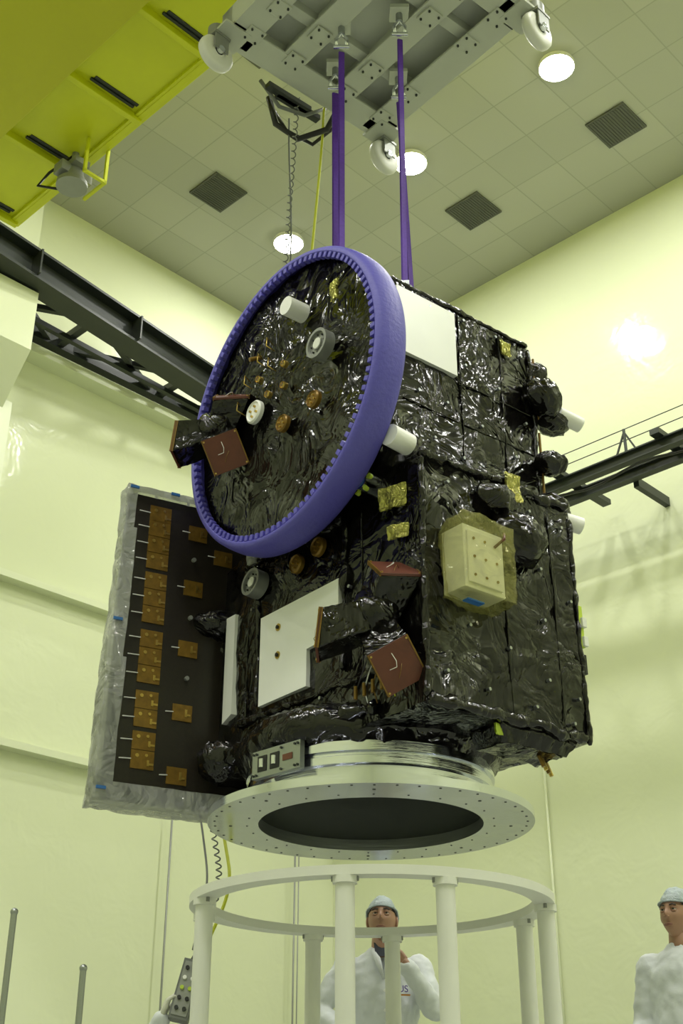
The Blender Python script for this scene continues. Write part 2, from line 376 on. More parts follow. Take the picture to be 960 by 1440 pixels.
b.patch((.56,-.93,zt),(.56,.55,zt),(.66,.45,3.62),(.66,-.62,3.62),.05,'foil')
b.patch((.56,.55,zt),(.30,.85,zt),(.2,.45,3.62),(.66,.45,3.62),.05,'foil')
b.patch((.30,.85,zt),(-.38,.85,zt),(-.3,.45,3.62),(.2,.45,3.62),.05,'foil')
b.patch((-.38,.85,zt),(-.45,.52,zt),(-.36,.45,3.62),(-.3,.45,3.62),.05,'foil')
b.crumple(.012,5,1); b.obj('lower_bus_blanket',sat)
b=B(); b.foilbox((-.36,-.65,3.5),(.68,.5,4.66),.022); b.crumple(.012,4.5,2); b.obj('upper_bus_blanket',sat)
b=B()
prof=[(.60,2.14),(.615,2.155),(.63,2.17),(.65,2.20),(.655,2.23),(.65,2.26),(.64,2.30),(.6,2.33),(.5,2.36)]
b.lathe(prof,(0,0,0),(0,0,1),'foil',160)
b.crumple(.02,7,3); b.obj('skirt_blanket',sat)
def fold(p,q,w,seed,name='blanket_fold',amp=.016,wob=.5):
    p=V(p);q=V(q); n_=max(6,int((q-p).length/.015)); b=B()
    pts=[p.lerp(q,i/n_)+noise.noise_vector(V((i*.12,seed,3)))*w*wob for i in range(n_+1)]; rr=[w*(.75+.5*noise.noise(V((i*.15,seed,0)))) for i in range(n_+1)]
    rr[0]*=.4; rr[-1]*=.4; b.tube(pts,rr,'foil',20 if w>.012 else 8); b.crumple(amp,11,seed); b.obj(name,sat)
fold((-.45,-.93,3.42),(.56,-.93,3.44),.035,61); fold((-.36,-.65,3.56),(.66,-.66,3.60),.04,62)
fold((.56,-.93,3.4),(.565,-.93,2.2),.018,63,amp=.010); fold((-.45,-.93,3.4),(-.45,-.93,2.22),.022,64,amp=.012)
fold((.68,-.655,4.64),(.68,-.655,3.6),.018,65,amp=.01); fold((-.36,-.65,4.66),(.68,-.65,4.66),.016,66,amp=.01)
fold((-.45,.5,2.45),(-.45,-.9,2.42),.022,67,amp=.014); fold((-.45,.5,3.32),(-.45,-.35,3.30),.03,68,amp=.016)
fold((-.45,-.93,2.22),(.56,-.93,2.22),.03,69,amp=.016)
fold((-.46,.56,2.3),(-.46,-.6,2.26),.05,70,amp=.03); fold((-.46,.34,2.5),(-.46,.37,3.3),.016,71,amp=.01)
fold((-.46,-.36,2.5),(-.46,-.38,3.3),.022,72,amp=.014)
for k,(p,q) in enumerate([((.12,-.655,3.66),(.12,-.655,4.64)),((.44,-.655,3.66),(.44,-.655,4.64)),((.1,-.655,4.18),(.66,-.655,4.18)),((-.3,-.655,3.92),(.66,-.655,3.92)),
    ((.06,-.935,2.24),(.06,-.935,2.98)),((.40,-.935,2.24),(.40,-.935,3.38)),((-.455,-.5,2.46),(-.455,-.5,3.3)),((-.455,.45,2.46),(-.455,.45,3.28))]):
    fold(p,q,.006,80+k,'blanket_seam',.004,.8)
def lump(c,r,seed,amp=.03,name='blanket_bulge'):
    b=B(); b.sphere((0,0,0),r,'foil',None,44,28); b.crumple(amp,9,seed)
    for v in b.bm.verts: v.co+=V(c)
    b.obj(name,sat)
lump((.12,-.97,3.12),(.15,.12,.15),1); lump((.02,-.95,3.30),(.13,.08,.08),2)
lump((.74,-.62,4.50),(.08,.08,.075),3,.02); lump((.70,-.70,4.28),(.12,.12,.10),4); lump((.84,-.66,4.20),(.11,.09,.08),5,.025); lump((.72,-.72,3.86),(.09,.08,.07),6,.025)
lump((.56,-.8,3.48),(.14,.12,.07),7)
lump((-.42,.80,3.08),(.15,.13,.07),9,.03); lump((-.30,.82,2.95),(.10,.11,.16),10,.03)
lump((-.44,.66,2.30),(.12,.15,.09),11,.035); lump((-.38,.86,2.38),(.13,.10,.08),12,.03)
b=B()
for i,(x,z) in enumerate([(-.3,3.3),(-.1,3.33),(.25,3.32),(.48,3.3),(.5,2.9),(.3,2.75),(-.2,2.6),(.05,2.55),(.3,2.45),(.5,2.4),(-.35,2.35),(-.1,2.32),(.2,2.3),(.45,2.27),(.3,3.02)]):
    b.cyl((x,-.935,z),(x,-.956,z),.0085,'alu2',seg=10)
for x,z in [(-.1,4.58),(.15,4.6),(.4,4.6),(.6,4.55),(.15,4.3),(.4,4.25),(.6,4.1),(.0,4.0),(.25,3.95),(.5,3.85),(.1,3.7),(.35,3.68),(-.1,3.75),(-.2,4.0)]:
    b.cyl((x,-.655,z),(x,-.673,z),.0085,'alu2',seg=10)
for y,z in [(-.3,3.1),(.4,3.05),(.45,2.6),(-.2,2.4),(.2,2.4),(.4,2.35),(-.42,2.9),(-.05,3.28)]:
    b.cyl((-.455,y,z),(-.475,y,z),.0085,'alu2',seg=10)
b.obj('blanket_studs',sat)
b=B()
def tile_poly(pts,nrm,t,mat):
    n_=V(nrm); A_=b.vs([V(p)+n_*t for p in pts]); C_=b.vs([V(p)-n_*.02 for p in pts]); i=b.mi(mat)
    b.fc(A_,i)
    for k in range(len(pts)): b.fc([A_[k],C_[k],C_[(k+1)%len(pts)],A_[(k+1)%len(pts)]],i)
X=-.45
tile_poly([(X,.31,2.97),(X,-.34,2.97),(X,-.34,2.69),(X,-.09,2.68),(X,-.09,2.49),(X,.31,2.49)],(-1,0,0),.022,'radiator')
for y,z in ((.15,2.87),(.15,2.72)):
    b.cyl((X-.021,y,z),(X-.026,y,z),.02,'brass',seg=14); b.cyl((X-.024,y,z),(X-.034,y,z),.010,'black',seg=10)
nn=V((-.978,.207,0))
def ch(t,z): return V((-.45,.52,0)).lerp(V((-.38,.85,0)),t)+V((0,0,z))
tile_poly([ch(.12,2.52),ch(.12,3.08),ch(.50,3.10),ch(.50,2.50)],nn,.024,'radiator')
tile_poly([(-.34,-.65,4.61),(-.34,-.65,4.2),(.08,-.65,4.2),(.08,-.65,4.61)],(0,-1,0),.022,'radiator')
b.obj('radiator_panels',sat,norm=True)
# reflector
RC=V((-.72,-.17,4.0))
b=B()
for k in range(26):
    r0,r1=.785*k/26,.785*(k+1)/26; b.lathe([(r0,0),(r1,0)],(0,0,0),(-1,0,0),'foil',150)
b.lathe([(.78,-.03),(.79,-.14),(.65,-.2),(.5,-.26),(.2,-.3),(0,-.3)],(0,0,0),(-1,0,0),'foil',100)
b.crumple(.012,4.5,5)
for v in b.bm.verts: v.co+=RC+V((.03,0,0))
b.obj('reflector_blanket',sat)
b=B()
b.lathe([(.785,.0),(.79,.02),(.80,.032),(.822,.028),(.835,.01),(.842,-.03),(.845,-.08),(.84,-.12),(.825,-.145),(.79,-.15)],RC,(-1,0,0),'purple',160)
nt_=104
for i in range(nt_):
    a=2*math.pi*i/nt_; rdir=V((0,math.cos(a),math.sin(a))); tdir=V((0,-math.sin(a),math.cos(a)))
    R3=Matrix((V((1,0,0)),rdir,tdir)).transposed()
    b.box(RC+rdir*.780+V((-.015,0,0)),(.034,.032,.026),'purple',R3)
b.lathe([(.77,-.004),(.785,.004),(.79,.008)],RC,(-1,0,0),'purpled',160)  # painted shadow ring behind the teeth
b.obj('reflector_rim',sat,.003)
b=B(); b.foilbox((-.58,-.6,3.55),(-.33,.3,4.5),.04); b.crumple(.02,5,8); b.obj('reflector_mount_blanket',sat)
def drum(c,ax,r=.075,h=.06,name='sun_sensor_drum'):
    b=B(); c=V(c); ax=V(ax).normalized()
    b.flatlathe([(r,0),(r,h),(r*.80,h),(r*.80,h*.75),(r*.42,h*.75),(r*.42,h*.9),(.001,h*.9)],c,ax,'grey',40)
    b.lathe([(r*.36,h*.93),(.001,h*.93)],c,ax,'white',30)
    _,u,v=basis(ax)
    for k in range(8):
        a=k*math.pi/4; p=c+ax*h*.75+(u*math.cos(a)+v*math.sin(a))*r*.62; b.cyl(p,p+ax*.008,.005,'black',seg=8)
    b.obj(name,sat,norm=False)
drum((-.735,-.565,4.09),(-1,0,0),.082,.06); drum((-.46,.34,3.17),(-1,0,.1),.078,.07)
def cap(a,c,r,name='white_cap'):
    b=B(); b.cyl(a,c,r,'ptfe',seg=32); b.obj(name,sat,.006)
cap((-.72,-.36,4.42),(-.84,-.36,4.42),.052); cap((-.44,-.84,3.50),(-.57,-.85,3.505),.054)
cap((.84,-.70,4.24),(.98,-.74,4.20),.045); cap((.60,-.86,3.42),(.70,-.90,3.40),.045)
def medal(c,ax,r,mat,name='gold_port'):
    b=B(); c=V(c); ax=V(ax)
    b.flatlathe([(r*1.15,-.01),(r*1.15,.012),(r,.02),(r*.9,.012),(.001,.012)],c,ax,mat,28)
    for k in range(4): 
        p=c+V((0,math.cos(k*1.57+.4)*r*.5,math.sin(k*1.57+.4)*r*.5))+ax*.012; b.cyl(p,p+ax*.01,r*.12,'brass' if mat!='brass' else 'grey',seg=8)
    b.obj(name,sat)
medal((-.735,.04,4.0),(-1,0,0),.058,'ptfe','white_port'); medal((-.735,-.48,3.82),(-1,0,0),.042,'kapton'); medal((-.735,-.22,3.805),(-1,0,0),.042,'kapton')
medal((-.47,-.18,3.20),(-1,0,0),.045,'kapton'); medal((-.47,0,3.17),(-1,0,0),.045,'kapton')
for y,z in ((-.22,4.035),(.01,4.19),(-.22,4.17),(-.08,4.05)): medal((-.735,y,z),(-1,0,0),.018,'brass','brass_port')
b=B(); b.cyl((-.44,-.60,3.37),(-.56,-.61,3.37),.052,'alu',seg=24); b.cyl((-.56,-.61,3.37),(-.565,-.611,3.37),.04,'blue',seg=20); b.cyl((-.565,-.611,3.37),(-.569,-.612,3.37),.018,'ptfe',seg=16)
for k in range(6):
    a=k*1.047; b.cyl((-.53,-.605+.062*math.cos(a),3.37+.062*math.sin(a)),(-.55,-.61+.062*math.cos(a),3.37+.062*math.sin(a)),.012,'lime',seg=10)
b.obj('star_tracker',sat)
def gflake(c,w,h,az,seed,mat='gold',tilt=0):
    b=B(); b.patch((-w/2,0,-h/2),(w/2,0,-h/2),(w/2,0,h/2),(-w/2,0,h/2),.01,mat); b.patch((-w/2,.01,-h/2),(w/2,.01,-h/2),(w/2,.01,h/2),(-w/2,.01,h/2),.01,mat)
    b.crumple(.014,20,seed); o=b.obj('yellow_tape_patch',sat); o.location=c; o.rotation_euler=(tilt,0,az)
gflake((-.76,-.66,4.38),.06,.12,rad(-90),1); gflake((-.48,-.76,3.24),.15,.12,rad(-70),2); gflake((-.49,-.80,3.04),.11,.07,rad(-70),3)
gflake((.12,-.98,3.40),.10,.15,rad(0),4); gflake((.47,-.68,4.55),.08,.09,0,5); gflake((-.50,.38,3.36),.07,.11,rad(-80),6,'clear')
gflake((.0,-.90,2.17),.05,.05,0,7,'lime')
b=B()
for y,z in ((-.02,4.3),(.1,4.22),(-.1,4.36),(.16,4.08),(-.12,4.22)):
    b.tube([(-.73,y,z),(-.78,y-.01,z+.02),(-.79,y-.02,z-.04),(-.74,y-.03,z-.06)],.0035,'brass',6)
b.cyl((-.74,.0,4.33),(-.80,.02,4.30),.012,'kapton',seg=10)
b.obj('grounding_loops',sat)
def horns(hub,sc,plates,name,seed):
    hub=V(hub)
    b=B()
    b.sphere((0,0,0),(.11*sc,.11*sc,.11*sc),'foil',None,34,20)
    b.crumple(.02,9,seed)
    for v in b.bm.verts: v.co+=hub
    b.obj(name+'_hub',sat)
    for i,(nrm,off,size,roll) in enumerate(plates):
        ax=wd(nrm); t=V((0,0,1)); u=ax.cross(t).normalized(); v=ax.cross(u).normalized()
        R2=Matrix.Rotation(roll,3,ax); u=R2@u; v=R2@v
        c=hub+wdr(off); s0=.07*sc; s1=size/2*.97; c0=hub+wdr(off)*.25-ax*.05
        b=B()
        q=[c0+(u*a+v*d)*s0 for a,d in((-1,-1),(1,-1),(1,1),(-1,1))]+[c+(u*a+v*d)*s1 for a,d in((-1,-1),(1,-1),(1,1),(-1,1))]
        b.foilhex(q,.014); b.crumple(.007,12,seed+i); b.obj(name+'_horn_foil',sat)
        b=B(); R3=Matrix((u,v,ax)).transposed()
        b.box(c+ax*.006,(size,size,.012),'redplate',R3)
        for a,d in((-1,-1),(1,-1),(1,1),(-1,1)): b.cyl(c+(u*a+v*d)*size*.44+ax*.012,c+(u*a+v*d)*size*.44+ax*.018,.005,'brass',seg=8)
        b.tube([c+ax*.012+u*size*.2,c+ax*.03+u*size*.05,c+ax*.03-v*size*.12,c+ax*.012-v*size*.3],.0018,'ptfe',6)
        b.tube([c+ax*.012-u*size*.1,c+ax*.03+v*size*.1,c+ax*.012+v*size*.25+u*size*.1],.0018,'kapton',6)
        b.box(c+ax*.006+u*size*.485,(size*.03,size,.02),'kapton',R3); b.box(c+ax*.006-u*size*.485,(size*.03,size,.02),'kapton',R3)
        b.obj(name+'_horn_plate',sat,.001)
horns((-.80,.33,3.98),1,[((.12,-.85,-.42),(.07,-.09,-.17),.20,rad(25)),((-1,.12,.10),(-.19,-.02,-.08),.19,0),((-.05,-.58,.78),(.09,-.05,.20),.20,rad(5))],'antenna_cluster',31)
horns((-.56,-.70,2.64),1.1,[((.2,-.86,-.38),(.10,-.10,-.28),.20,rad(33)),((-1,.03,.1),(-.23,-.05,-.12),.19,0),((.1,-.62,.76),(.10,-.06,.19),.20,rad(8))],'antenna_cluster_low',41)
b=B()
for k in range(5):
    y=-.78+.06*k; b.tube([(-.46,y,2.5),(-.52,y-.02,2.42-.01*k),(-.53,y,2.32),(-.48,y+.03,2.26)],.003,['ycable','black','kapton','ptfe','black'][k],6)
    b.cyl((-.53,y,2.35),(-.53,y,2.29),.009,'kapton',seg=10)
b.obj('harness_leads',sat)
b=B(); b.box((-.21,-1.0,2.87),(.25,.14,.31),'radiator'); b.box((-.21,-1.075,2.87),(.21,.01,.26),'ptfe')
for x in (-.28,-.21,-.14):
    for z in (2.78,2.87,2.96): b.cyl((x,-1.08,z),(x,-1.084,z),.007,'kapton',seg=8)
b.tube([(-.15,-1.08,2.95),(-.12,-1.12,2.99),(-.10,-1.10,3.03)],.008,'redplate',6)
b.obj('sensor_box',sat,.004)
b=B(); b.foilbox((-.365,-1.115,2.68),(-.055,-.945,3.06),.014,'goldfilm'); b.crumple(.018,9,77); b.obj('sensor_box_film',sat)
b=B(); b.box((-.26,-1.04,2.666),(.10,.04,.008),'blue')
b.obj('blue_tape',sat,.002)
b=B()
for z0 in (3.66,3.9,4.15,4.4): b.box((.705,-.665,z0+.1),(.012,.012,.16),'kapton')
b.box((.585,-.91,2.80),(.04,.04,.22),'lime'); b.box((.60,-.93,2.82),(.03,.03,.05),'white'); b.box((.60,-.93,2.72),(.03,.03,.05),'white'); b.box((.59,-.92,2.60),(.02,.03,.1),'black')
for k in range(4): b.cyl((.34+.05*k,-.80+.03*k,2.16),(.36+.05*k,-.82+.03*k,2.08),.010,'brass' if k%2 else 'kapton',seg=10)
b.obj('edge_fittings',sat,.002)
b=B(); b.foilhex([(.05,-.88,2.13),(.45,-.88,2.13),(.45,-.7,2.13),(.05,-.7,2.13),(.0,-.92,2.2),(.5,-.92,2.2),(.5,-.7,2.2),(.0,-.7,2.2)],.02); b.crumple(.02,9,55); b.obj('bottom_blanket_fold',sat)
# array panel
b=B(); pz=V((-.45,6.5,0)); a62=rad(62); pd=V((math.sin(a62),math.cos(a62),0)); pn=V((pd.y,-pd.x,0))
PM=Matrix.Identity(4)
dl=w2l(pd+O); nl=w2l(pn+O); pl_=w2l(pz)
for i in range(3): PM[i][0]=dl[i]; PM[i][1]=nl[i]; PM[i][2]=(0,0,1)[i]; PM[i][3]=pl_[i]
b.M=PM
b.box((-.31,0,2.95),(1.04,.05,1.68),'panel')
b.box((-.31,-.03,2.94),(1.08,.01,1.74),'alu2')
zs=[3.69,3.60,3.50,3.40,3.28,3.18,3.08,2.94,2.84,2.74,2.60,2.50,2.38,2.28]
for z in zs:
    b.box((-.66,.028,z),(.125,.008,.096),'kapton')
    b.cyl((-.69,.03,z+.02),(-.69,.036,z+.02),.010,'brass',seg=10); b.cyl((-.64,.03,z+.025),(-.64,.036,z+.025),.008,'brass',seg=10)
    b.box((-.63,.034,z-.015),(.012,.005,.03),'brass'); b.box((-.615,.034,z-.02),(.03,.005,.01),'brass'); b.cyl((-.72,.03,z),(-.79,.05,z-.01),.003,'ptfe',seg=6)
for u,z in ((-.43,3.62),(-.44,3.28),(-.45,2.92),(-.46,2.56),(-.47,2.22),(-.27,3.5)):
    b.box((u,.028,z),(.11,.008,.09),'kapton'); b.box((u+.02,.034,z),(.012,.005,.04),'brass'); b.box((u+.03,.034,z-.01),(.03,.005,.01),'brass'); b.cyl((u-.05,.03,z),(u-.1,.05,z-.01),.003,'ptfe',seg=6)
for z in (3.45,3.1,2.75): b.cyl((-.45,.03,z),(-.45,.05,z),.012,'grey',seg=10)
b.obj('array_panel',sat)
b=B(); b.M=PM
b.foilhex([(-.92,-.06,2.02),(.2,-.06,2.02),(.2,.07,2.02),(-.92,.07,2.02),(-.87,-.06,3.82),(.2,-.06,3.82),(.2,.07,3.82),(-.87,.07,3.82)],.02,'clear')
PI=PM.inverted()
dele=[f for f in b.bm.faces if (lambda c:(-.81<c.x<.18 and 2.13<c.z<3.77 and c.y>.03))(PI@f.calc_center_median())]
bmesh.ops.delete(b.bm,geom=dele,context='FACES')
b.crumple(.014,5,61); b.obj('array_panel_film',sat)
b=B(); b.M=PM
for u,z in ((-.84,3.80),(-.88,2.10),(-.60,3.81),(-.2,3.8),(-.87,3.0)): b.box((u,.085,z),(.05,.01,.015),'blue')
b.obj('array_panel_tape',sat)
# ------------------------------------------------------------------ adapter
ad=empty('adapter_ring',O)
b=B()
b.flatlathe([(.545,1.905),(.79,1.905)],(0,0,0),(0,0,1),'alu3',128)
b.flatlathe([(.79,1.905),(.79,1.945),(.59,1.95),(.575,1.955)],(0,0,0),(0,0,1),'alu',128)
b.flatlathe([(.545,1.905),(.545,1.96)],(0,0,0),(0,0,1),'alu2',128)
b.lathe([(.575,1.955),(.572,2.03),(.575,2.045)],(0,0,0),(0,0,1),'alu',128)
b.flatlathe([(.575,2.045),(.60,2.05),(.60,2.085),(.59,2.09),(.59,2.10),(.61,2.105),(.61,2.15),(.55,2.155)],(0,0,0),(0,0,1),'alu',128)
b.lathe([(.55,1.96),(.53,2.15),(.3,2.17),(.001,2.18)],(0,0,0),(0,0,1),'steel',96)
b.obj('ring_body',ad)
b=B()
for k in range(48):
    a=2*math.pi*k/48; c_,s_=math.cos(a),math.sin(a)
    b.cyl((.755*c_,.755*s_,1.9035),(.755*c_,.755*s_,1.906),.006,'black',seg=8)
    if k%2==0: b.cyl((.60*c_,.60*s_,1.9035),(.60*c_,.60*s_,1.906),.005,'black',seg=8)
    if k%6==0: b.cyl((.68*c_,.68*s_,1.9035),(.68*c_,.68*s_,1.906),.008,'black',seg=8)
b.obj('bolt_holes',ad)
b=B()
def clampbr(ang,w):
    rd=V((math.sin(ang),-math.cos(ang),0)); td=V((math.cos(ang),math.sin(ang),0)); R3=Matrix((td,rd,V((0,0,1)))).transposed()
    c=rd*.625+V((0,0,2.10))
    b.box(c,(w,.03,.13),'alu2',R3)
    for s_ in (-.28,-.02):
        b.box(c+rd*.016+td*w*s_,(w*.19,.006,.075),'black',R3); b.cyl(c+td*w*s_-V((0,0,.02))+rd*.02,c+td*w*s_+V((0,0,.02))+rd*.02,.014,'alu',seg=12)
    b.box(c+rd*.017+td*w*.25,(w*.2,.004,.03),'redplate',R3)
    for s_ in(-.46,-.40,.12,.40,.46):
        for z in(-.05,.05): b.cyl(c+rd*.014+td*w*s_+V((0,0,z)),c+rd*.022+td*w*s_+V((0,0,z)),.006,'steel',seg=8)
clampbr(rad(-44),.32); clampbr(rad(136),.32)
b.obj('clamp_band_bracket',ad,.003)
# ------------------------------------------------------------------ stand
st=empty('assembly_stand',(.142,6.05,0))
b=B()
b.flatlathe([(.765,1.52),(.86,1.52),(.86,1.56),(.765,1.56),(.765,1.52)],(0,0,0),(0,0,1),'white',128)
b.flatlathe([(.77,.05),(.86,.05),(.86,.10),(.77,.10),(.77,.05)],(0,0,0),(0,0,1),'white',96)
for ad_ in (-9,21,81,111,171,201,261,291):
    a=rad(ad_); x,y=.815*math.sin(a),-.815*math.cos(a); rd=V((math.sin(a),-math.cos(a),0))
    b.cyl((x,y,.05),(x,y,1.50),.041,'white',seg=28); b.cyl((x,y,1.49),(x,y,1.52),.052,'white',seg=28); b.cyl((x,y,.0),(x,y,.05),.07,'white',seg=28)
    for w in(-.05,.05): 
        t=V((rd.y,-rd.x,0)); p=V((x,y,1.50))+t*w; b.cyl(p,p+V((0,0,.02)),.009,'grey',seg=8)
b.obj('stand_frame',st,.003,norm=False)
# ------------------------------------------------------------------ lifting frame
lf=empty('lifting_frame',(.21,5.54,6.9),rad(40))
b=B(); h=.70
for s_ in(-1,1):
    b.box((0,s_*(h-.06),.09),(2*h,.12,.18),'frame'); b.box((s_*(h-.06),0,.09),(.12,2*h,.18),'frame')
    b.box((0,s_*(h-.06),-.005),(2*h,.2,.02),'frame'); b.box((s_*(h-.1),0,-.005),(.2,2*h,.02),'frame')
    b.box((s_*.22,0,.08),(.10,2*h,.14),'frame'); b.box((s_*.22,0,.0),(.17,2*h,.02),'frame')
    b.box((0,s_*.28,.1),(2*h,.08,.12),'frame')
b.box((0,0,.12),(1.3,1.3,.02),'frame')
for x in(-.55,-.22,.22,.55):
    for y in(-.55,-.28,.28,.55):
        b.box((x,y,-.02),(.12,.12,.015),'frame')
        for dx in(-.04,.04):
            for dy in(-.04,.04): b.cyl((x+dx,y+dy,-.038),(x+dx,y+dy,-.025),.008,'steel',seg=8)
b.obj('frame_beams',lf,.004)
for cx,cy in((-1,1),(1,1),(1,-1),(-1,-1)):
    b=B(); x,y=cx*(h+.02),cy*(h+.02)
    b.box((x-cx*.06,y-cy*.06,-.02),(.2,.2,.02),'frame')
    b.cyl((x,y,.05),(x,y,-.05),.06,'grey'); 
    dr=V((math.cos(.1),math.sin(.1),0)); td=V((-dr.y,dr.x,0)); R3=Matrix((dr,td,V((0,0,1)))).transposed()
    for s_ in(-1,1): b.box(V((x,y,-.10))+td*.055*s_,(.11,.01,.15),'grey',R3)
    b.box((x,y,-.045),(.13,.13,.02),'grey',R3)
    c=V((x,y,-.165)); b.lathe([(.03,-.035),(.105,-.038),(.125,-.024),(.13,0),(.125,.024),(.105,.038),(.03,.035)],c,td,'rubber',36); b.cyl(c-td*.065,c+td*.065,.025,'alu',seg=16)
    b.obj('caster_wheel',lf)
LFM=Matrix.Translation((.21,5.54,6.9))@Matrix.Rotation(rad(40),4,'Z'); LFI=LFM.inverted()
b=B(); b.M=LFI
def sling(xt,yt,zt_,xb,yb,zb_,w):
    b.beam((xt,yt,zt_-.25),(xb,yb,zb_),w,.008,'strap',(.3,-1,0))
    b.beam((xt,yt,zt_-.25),(xb+.002,yb-.012,zb_+.02),w*.8,.014,'strap',(.3,-1,0))
    b.tube([(xt-.03,yt,zt_-.2),(xt-.035,yt,zt_-.13),(xt,yt,zt_-.08),(xt+.035,yt,zt_-.13),(xt+.03,yt,zt_-.2)],.012,'alu',8)
    b.cyl((xt-.05,yt,zt_-.2),(xt+.05,yt,zt_-.2),.014,'alu',seg=10); b.cyl((xt,yt,zt_),(xt,yt,zt_-.09),.022,'alu2',seg=12); b.box((xt,yt,zt_-.01),(.12,.12,.03),'frame')
    b.box((xb,yb,zb_+.03),(.05,.04,.08),'alu2')
sling(.0,5.56,6.92,.0,5.62,4.66,.038); sling(-.04,5.9,6.92,-.03,5.76,4.66,.045); sling(.365,5.46,6.92,.345,5.40,4.66,.034); sling(.38,5.98,6.92,.43,5.95,4.66,.034)
b.obj('slings',lf)
b=B(); b.M=LFI
b.tube([(-.5,6.2,6.95),(-.45,6.25,6.75),(-.30,6.3,6.66),(-.1,6.25,6.70),(.0,6.2,6.9)],.022,'black'); b.tube([(-.48,6.3,6.95),(-.38,6.3,6.74),(-.2,6.35,6.66),(-.02,6.3,6.8)],.014,'black'); b.tube([(-.55,6.05,6.95),(-.42,6.1,6.76),(-.25,6.2,6.78),(-.1,6.3,6.95)],.014,'gcable')
b.box((-.36,6.12,6.86),(.36,.05,.04),'steel',None,rad(40)); b.box((-.30,6.2,6.86),(.36,.05,.04),'steel',None,rad(40))
b.obj('cable_bundle',lf)
b=B()
for x in(-.06,.06): b.cyl((x,0,.15),(x,0,2.2),.012,'steel',seg=8)
b.box((0,0,.35),(.25,.15,.35),'yellow'); b.cyl((-.15,0,.45),(.15,0,.45),.13,'grey')
b.obj('hook_block',lf)
def smooth(pts,n=14):
    pts=[V(p) for p in pts]; P=[pts[0]*2-pts[1]]+pts+[pts[-1]*2-pts[-2]]; out=[]
    for i in range(1,len(P)-2):
        for k in range(n):
            t=k/n; a,b_,c_,d_=P[i-1],P[i],P[i+1],P[i+2]
            out.append(.5*((2*b_)+(c_-a)*t+(2*a-5*b_+4*c_-d_)*t*t+(3*b_-a-3*c_+d_)*t**3))
    out.append(pts[-1]); return out
cp=empty('pendant_controller',(0,0,0))
path=smooth([(-.30,6.15,6.9),(-.34,6.3,6.2),(-.42,6.5,5.2),(-.75,7.1,4.2),(-.95,7.25,3.0),(-.72,6.95,2.1),(-.66,6.75,1.75),(-.74,6.62,1.42)],60)
b=B(); hp=[]; L=0
for i in range(len(path)-1):
    d=path[i+1]-path[i]
    for k in range(5):
        L+=d.length/5; a=L/.028*math.pi; p=path[i]+d*k/5; hp.append(p+(V((1,0,0))*math.cos(a)+V((0,1,0))*math.sin(a))*.014)
b.tube(hp,.0045,'gcable',5); b.obj('coiled_cable',cp)
b=B(); b.tube(smooth([(-.12,6.25,6.9),(-.14,6.3,6.5),(-.20,6.32,5.6),(-.26,6.4,4.9),(-.6,7.2,4.0),(-.85,7.3,3.0),(-.66,6.9,2.1),(-.60,6.72,1.75),(-.70,6.62,1.42)]),.009,'ycable'); b.obj('yellow_cable',cp)
b=B(); b.tube(smooth([(-.36,6.25,6.8),(-.38,6.6,5.4),(-.9,7.35,4.2),(-.98,7.3,3.0),(-.78,6.95,2.1),(-.72,6.75,1.75),(-.76,6.62,1.42)]),.006,'gcable'); b.obj('black_cable',cp)
b=B(); R3=Euler((rad(-12),rad(12),0)).to_matrix()
pc=V((-.78,6.60,1.22)); b.box(pc,(.10,.07,.30),'gcable',R3); b.box(pc+R3@V((0,-.037,0)),(.08,.006,.27),'grey',R3)
for i in range(5):
    for s_ in(-.02,.02): p=pc+R3@V((s_,-.04,.10-.05*i)); b.cyl(p,p+R3@V((0,-.012,0)),.010,['black','ptfe','lime','black','steel'][i],seg=12)
b.cyl(pc+R3@V((0,0,.15)),pc+R3@V((.02,0,.22)),.025,'black'); 
b.box(pc+R3@V((.052,-.01,-.08)),(.004,.04,.04),'green',R3)
b.obj('pendant_box',cp,.006)
for x,y,zt_ in((-1.41,5.5,1.42),(-1.09,5.5,1.19)):
    b=B(); b.cyl((0,0,.02),(0,0,zt_),.014,'alu2',seg=16); b.sphere((0,0,zt_),.017,'alu2'); b.cyl((0,0,0),(0,0,.03),.15,'alu2',seg=32)
    o=b.obj('barrier_post'); o.location=(x,y,0)
# ------------------------------------------------------------------ people
def remesh(o,vox,it=4,disp=0):
    m=o.modifiers.new('remesh','REMESH'); m.mode='VOXEL'; m.voxel_size=vox; m.use_smooth_shade=True
    s=o.modifiers.new('smooth','SMOOTH'); s.factor=.6; s.iterations=it
    if disp:
        t=D.textures.new('cloth_folds','CLOUDS'); t.noise_scale=.09; t.noise_depth=2
        d=o.modifiers.new('folds','DISPLACE'); d.texture=t; d.strength=disp; d.mid_level=.5; d.texture_coords='GLOBAL'
def loft(b,secs,mat,seg=24):
    i=b.mi(mat); prev=None
    for c,rx,ry in secs:
        ring=b.vs([V(c)+V((rx*math.cos(2*math.pi*k/seg),ry*math.sin(2*math.pi*k/seg),0)) for k in range(seg)])
        if prev:
            for k in range(seg): b.fc([prev[k],prev[(k+1)%seg],ring[(k+1)%seg],ring[k]],i,True)
        else: b.fc(ring[::-1],i,True)
        prev=ring
    b.fc(prev,i,True)
def limb(b,pts,rs,mat):
    P=[];Rr=[]
    for k in range(len(pts)-1):
        for t in (0,.33,.66): P.append(V(pts[k]).lerp(V(pts[k+1]),t)); Rr.append(rs[k]*(1-t)+rs[k+1]*t)
    P.append(V(pts[-1])); Rr.append(rs[-1]); b.tube(P,Rr,mat,14)
    for p,r in zip(pts,rs): b.sphere(p,r*.99,mat,None,14,10)
